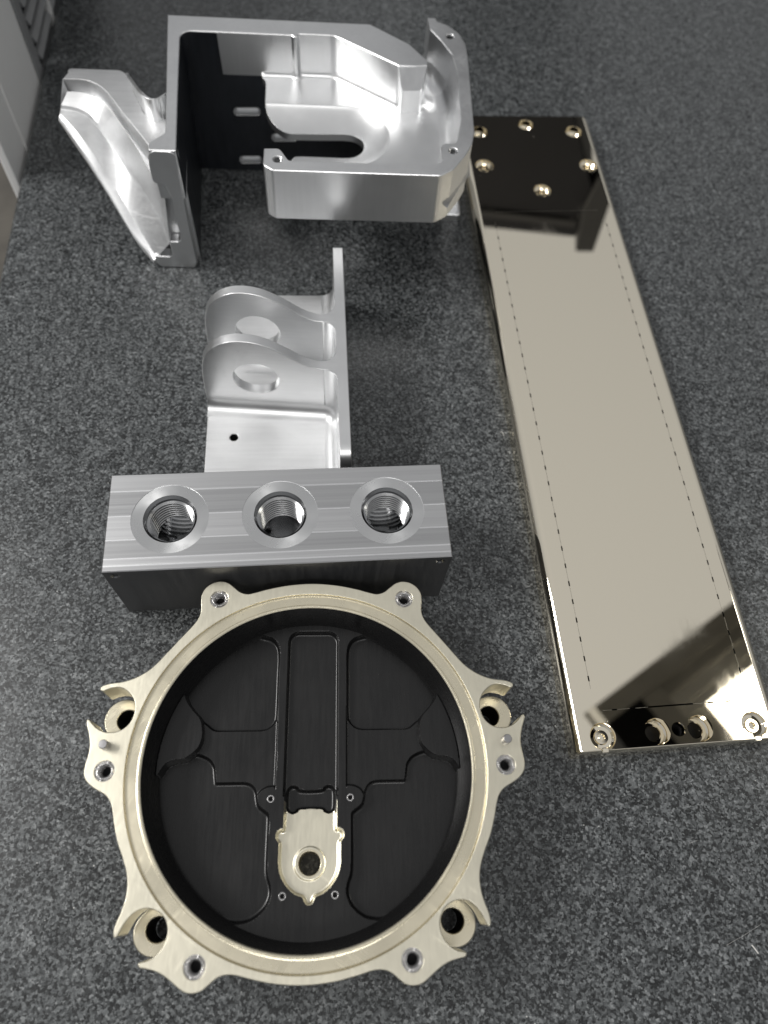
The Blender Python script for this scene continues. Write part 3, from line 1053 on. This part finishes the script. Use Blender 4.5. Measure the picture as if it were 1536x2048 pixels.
# tray floor: fillets to the walls, a trough round the open slot
dom = spline([(-66.6, 66, 1), (-65.2, 62), (-62.8, 57), (-62.4, 46), (-62, 32.5), (-58.8, 24.6), (-53, 18), (-46.5, 14.4), (-39, 14.1), (-20, 14.6), (-4, 14.9), (3, 12.2), (7.2, 6.4), (7.2, -1.0), (3.2, -7.2), (-4, -10.0), (-20, -10.1), (-36, -10.1), (-42, -13), (-44, -30), (-44, -60), (-43.9, -72, 1), (60, -72, 1), (78, -40, 1), (78, 64, 1), (60, 92, 1), (45, 92, 1), (20, 72, 1), (-38, 72, 1)], 4)
sx = 0.5
gx = np.arange(-68, 79, sx)
gy = np.arange(-73, 93, sx)
X, Y = np.meshgrid(gx, gy)
sd1 = sdist(X, Y, wall_up)
sd2 = sdist(X, Y, tray)
dw = -np.maximum(sd1, sd2)
rf = 3.6 + 6.5 * np.clip((X - 44) / 14, 0, 1)
Zt = 65 + np.where(dw < rf, rf - np.sqrt(np.maximum(rf * rf - (rf - np.clip(dw, 0, rf)) ** 2, 0)), 0)
tx = np.clip(X, -80, -6)
dt = np.hypot(X - tx, (Y - 2) * 0.97)
Zt = Zt - 10 * np.clip(1 - (dt / 31) ** 2, 0, 1) ** 0.8
# deeper right-hand sweep under the curved wall
sdom = sdist(X + sx / 2, Y + sx / 2, dom)[:-1, :-1]
mk('tray_floor', grid_mesh(gx, gy, Zt, (sdom > 0.35) & ((dw > -1.2)[:-1, :-1])), M['alu'], HB, 50)
lip = [p for p in dom[:76]]
iz = [float(Zt[int(np.clip((p[1] - gy[0]) / sx, 0, len(gy) - 1)), int(np.clip((p[0] - gx[0]) / sx, 0, len(gx) - 1))]) for p in lip]
lin = [tuple(q) for q in offset(orient(dom, area2(dom) > 0), 1.6 if area2(dom) > 0 else -1.6)][:76]
iw = [float(Zt[int(np.clip((p[1] - gy[0]) / sx, 0, len(gy) - 1)), int(np.clip((p[0] - gx[0]) / sx, 0, len(gx) - 1))]) for p in lin]
mk('floor_edge', skin([[(p[0], p[1], z + 0.03) for p, z in zip(lin, iw)], [(p[0], p[1], z + 0.1) for p, z in zip(lip, iz)], [(p[0], p[1], z - 5) for p, z in zip(lip, iz)]], False), M['alu'], HB)
# leg and foot under the tray's right end
mk('rear_leg', prism(rounded([(73, 6, 1), (83, 6, 1), (83, 48, 1), (73, 48, 1)]), [], 5, 59.5, 0), M['alu_z'], HB)
mk('foot', prism(rounded([(68, -3, 2), (84, -3, 2), (85.5, 50, 2), (70, 50, 2)]), [], 0, 5.0, 0.6), M['alu'], HB)
# near end face of the left wall with its stepped cut-out
nearp = rounded([(-126.6, 94.6, 5), (-128.4, 84, 2), (-128.6, 71, 3), (-121.5, 70.6, 4), (-119.4, 62, 3), (-119.2, 26, 1.2), (-121.6, 24, 0.6), (-127.2, 24, 0.6), (-127.8, 12.5, 1), (-130, 10.2, 0.8), (-141.6, 10.6, 2), (-138.5, 0.2, 3), (-114, 0.2, 1.5), (-111.6, 5, 1.5), (-111.8, 51, 0), (-110, 94.6, 5)], 6)
g = prism(nearp, [], 52.2, 60, 0.5)
mk('end_face', xform(g, lambda u, v, w: (u, -w, v)), M['alu'], HB)
mk('end_backing', box(-130, -112.5, -51.6, -50, 2, 72), M['alu'], HB)
# outrigger wing: flat shelf, groove and sloping rail following one curved path
L0 = [(-197, 30.3, 79), (-187.2, 30.6, 79), (-179.5, 29.2, 79), (-172.4, 24.8, 79), (-164.8, 16.4, 79), (-154.2, -0.6, 79), (-143.8, -16.8, 79), (-133, -33.4, 79), (-122, -51, 79)]
L1 = [(-194.6, 24.6, 74), (-187.6, 24.7, 74), (-180, 22.8, 74), (-172, 18.0, 73.4), (-164.4, 9.8, 72.6), (-153.2, -7.7, 71.2), (-142.4, -26.8, 70.6), (-130, -52, 70.4), (-122.5, -59.4, 70.2)]
L1b = [(x - 0.8, y - 2.6, z - 5) for x, y, z in L1]
L1b[-2:] = [(-127.5, -52.5, 64), (-119.2, -59.5, 62)]
L2 = [(-198.4, 15.9, 70), (-189, 14.8, 69.4), (-181, 12.2, 67.5), (-176.6, 9.4, 64), (-170, 3.4, 58.5), (-156.6, -14.6, 50), (-142, -35.4, 41), (-131.5, -52, 33), (-127.4, -59.6, 24.2)]
L1c = [(x + 1.5 + i * 0.5, y + 2.6, z - 0.8) for i, (x, y, z) in enumerate(L2)]
L1c[-2:] = [(-124.4, -54.5, 34), (-119.2, -59.5, 26)]
L2b = [(x - 0.9, y - 0.9, z - 2.2) for x, y, z in L2]
L3 = [(-199, 10.8, 67), (-190.5, 1.4, 65), (-183.5, -6, 61), (-177, -12.6, 54.5), (-169.2, -20.8, 43.6), (-159.4, -33, 31), (-151.8, -42.6, 19.6), (-143.4, -53.2, 9.5), (-140.5, -58.5, 7)]
L4 = [(-200.6, 9.6, 60.5), (-193, -1.8, 57.5), (-186, -11, 53), (-179.2, -19.2, 46.5), (-170.8, -28.6, 35.6), (-161, -41, 23.4), (-153.4, -49.6, 12.4), (-146, -55, 3.6), (-142, -58.8, 2)]
L5 = [(x + 11, y + 9, z - 5) for x, y, z in L4]


def dense(L, sub=5):
    P = np.asarray(L, float)
    xy = spline([tuple(p[:2]) for p in P], sub, False)
    xz = spline([(p[0], p[2]) for p in P], sub, False)
    return [(a, b_, q) for (a, b_), (_, q) in zip(xy, xz)]


def bundle(a, b_, bulge, n=4):
    """rows between two lines, bowed outward by bulge"""
    a, b_ = np.asarray(a), np.asarray(b_)
    out = []
    for k in range(1, n):
        t = k / n
        out.append((a * (1 - t) + b_ * t + np.array([-0.7, -0.7, 0.35]) * bulge * 4 * t * (1 - t)).tolist())
    return out


D0, D1, D1b, D1c, D2, D2b, D3, D4, D5 = [dense(L) for L in (L0, L1, L1b, L1c, L2, L2b, L3, L4, L5)]
G0 = [(a[0] * 0.75 + b_[0] * 0.25 + 0.4, a[1] * 0.75 + b_[1] * 0.25 + 0.4, b_[2] - 5.0) for a, b_ in zip(D0, D1)]
G1 = [(a[0] * 0.2 + b_[0] * 0.8 + 0.3, a[1] * 0.2 + b_[1] * 0.8 + 0.3, b_[2] - 4.6) for a, b_ in zip(D0, D1)]
rows = [D0, G0, G1, D1, D2, D2b, D3] + bundle(D3, D4, 1.6) + [D4, D5]
wing = skin(rows, False)
# end cap at the tip
tip = [r_[0] for r_ in rows]
edge0 = [(p[0], p[1]) for p in D0 if p[1] > -46]
sh = rounded([(-198.2, 42.4, 2.5), (-157.6, 42.6, 8), (-148.6, 20, 12), (-139.6, -1.5, 9), (-131.7, -11.8, 6), (-124.6, -7, 0), (-119.6, -30, 0), (-119.4, -46, 1)], 6)
shelf = orient(edge0[::-1] + sh)
mk('wing_rail', join(flip(wing), (tip, [list(range(len(tip)))])), M['alu_soft'], HB, 15)
mk('wing_shelf', prism(shelf, [], 66, 79.02, 0.4), M['alu_soft'], HB)
# raised root fillet between shelf and wall
rf_ = spline([(-156.2, 38.0), (-150.4, 24.5), (-144.6, 10.6), (-139.4, -1.0), (-135.6, -7.4), (-131.4, -10.6), (-127.2, -9.8), (-122.0, -4)], 5, False)
rb_ = [(x + 1.4, y + 1.2) for x, y in rf_]
rootp = rf_ + rb_[::-1]
v, f = prism(rootp, [], 70, HT - 0.4, 0.2)
mk('wing_root', ([(x, y, z - 14.8 * min(1, max(0, (-136 - x) / 18)) if z > 90 else z) for x, y, z in v], f), M['alu_z'], HB)

# ------------------------------------------------------------------ what the polished plate mirrors, beyond the frame
BX = thing('black_cabinet', 'black cabinet mirrored in the far end of the polished plate', 'cabinet', (0, 1.2, 0), 0)
sil = rounded([(-20, 0, 0), (120, 0, 0), (215, 380, 8), (303, 540, 8), (304, 657, 6), (-20, 668, 6)], 4)
mk('case', xform(prism(sil, [], -220, 0, 3), lambda u, v, w: (u, -w, v)), M['blackbox'], BX)
mk('front_rib', xform(prism(rounded([(0, 620, 4), (296, 612, 4), (296, 628, 4), (0, 636, 4)]), [], 0.4, 6, 1), lambda u, v, w: (u, -w, v)), M['greyarm'], BX)
post = rounded([(306, 500, 3), (341, 560, 3), (346, 676, 3), (311, 681, 3), (296, 580, 3)], 4)
mk('side_post', xform(prism(post, [], -40, 12, 2), lambda u, v, w: (u, -w, v)), M['greyarm'], BX)

LM = thing('hanging_lamp', 'hanging slatted lamp mirrored in the near right corner of the polished plate', 'lamp', (0.99, 0.56, 1.5), math.atan2(0.34, 0.39))
mk('housing_edge', box(-335, 900, 152, 202, 0, 60), M['lampgrey'], LM)
mk('end_box', box(-335, -215, -160, 150, 6, 90), M['blackbox'], LM)
mk('end_cover', box(-213, -150, -160, 150, 10, 88), M['lampgrey'], LM)
for k, (ya, yb, mt_) in enumerate(((114, 147, 'lampgrey'), (74, 109, 'lampslat'), (46, 70, 'lampslat'))):
    mk('reflector_slat', xform(box(-148, 900, ya, yb, 0, 3), lambda x, y, z, k=k, ya=ya: (x, y, z + 14 + (y - ya) * 0.3)), M[mt_], LM)
mk('lamp_back', box(-335, 900, -160, 202, 92, 100), M['lampgrey'], LM)
d = bpy.data.lights.new('lamp_tube', 'AREA')
d.shape = 'RECTANGLE'
d.size, d.size_y = 0.95, 0.17
d.energy = 2.4
d.color = (1.0, 0.97, 0.88)
lo = bpy.data.objects.new('lamp_tube', d)
COL.objects.link(lo)
lo.parent = LM
lo.location = (0.42, -0.045, 0.05)

# ------------------------------------------------------------------ lint on the stone


def fibre(name, label, pts, w):
    P = spline(pts, 6, False)
    n = len(P)
    rings = []
    for k in range(5):
        a = 2 * PI * k / 5
        rings.append([(x + w * math.cos(a) * 0.7, y + w * math.cos(a) * 0.7, 0.25 + w * math.sin(a) + 0.5 * math.sin(PI * i / (n - 1))) for i, (x, y) in enumerate(P)])
    rings.append(rings[0])
    o = mk(name, skin(rings, False), M['lint'])
    o['label'] = label
    o['category'] = 'lint'


M['lint'] = plain('white_lint', (0.62, 0.61, 0.58), 0.7, 0.3, 0.1, 200)
fibre('lint_fibre', 'long pale lint fibre on the granite at the lower right', [(192.4, -1.3), (196.8, 1.4), (202.1, 4.5), (210.5, 9.8)], 0.16)
fibre('lint_fibre', 'short curled lint speck just below the long fibre', [(204.8, 0.2), (206.3, -1.7), (207.6, -3.0)], 0.3)
fibre('lint_fibre', 'tiny pale fibre on the granite below the polished plate', [(177.5, 42.2), (181.5, 43.9)], 0.12)
fibre('lint_fibre', 'small hooked fibre on the granite left of the polished plate', [(67.6, 275.7), (69.5, 277.2), (71.3, 274.7)], 0.2)
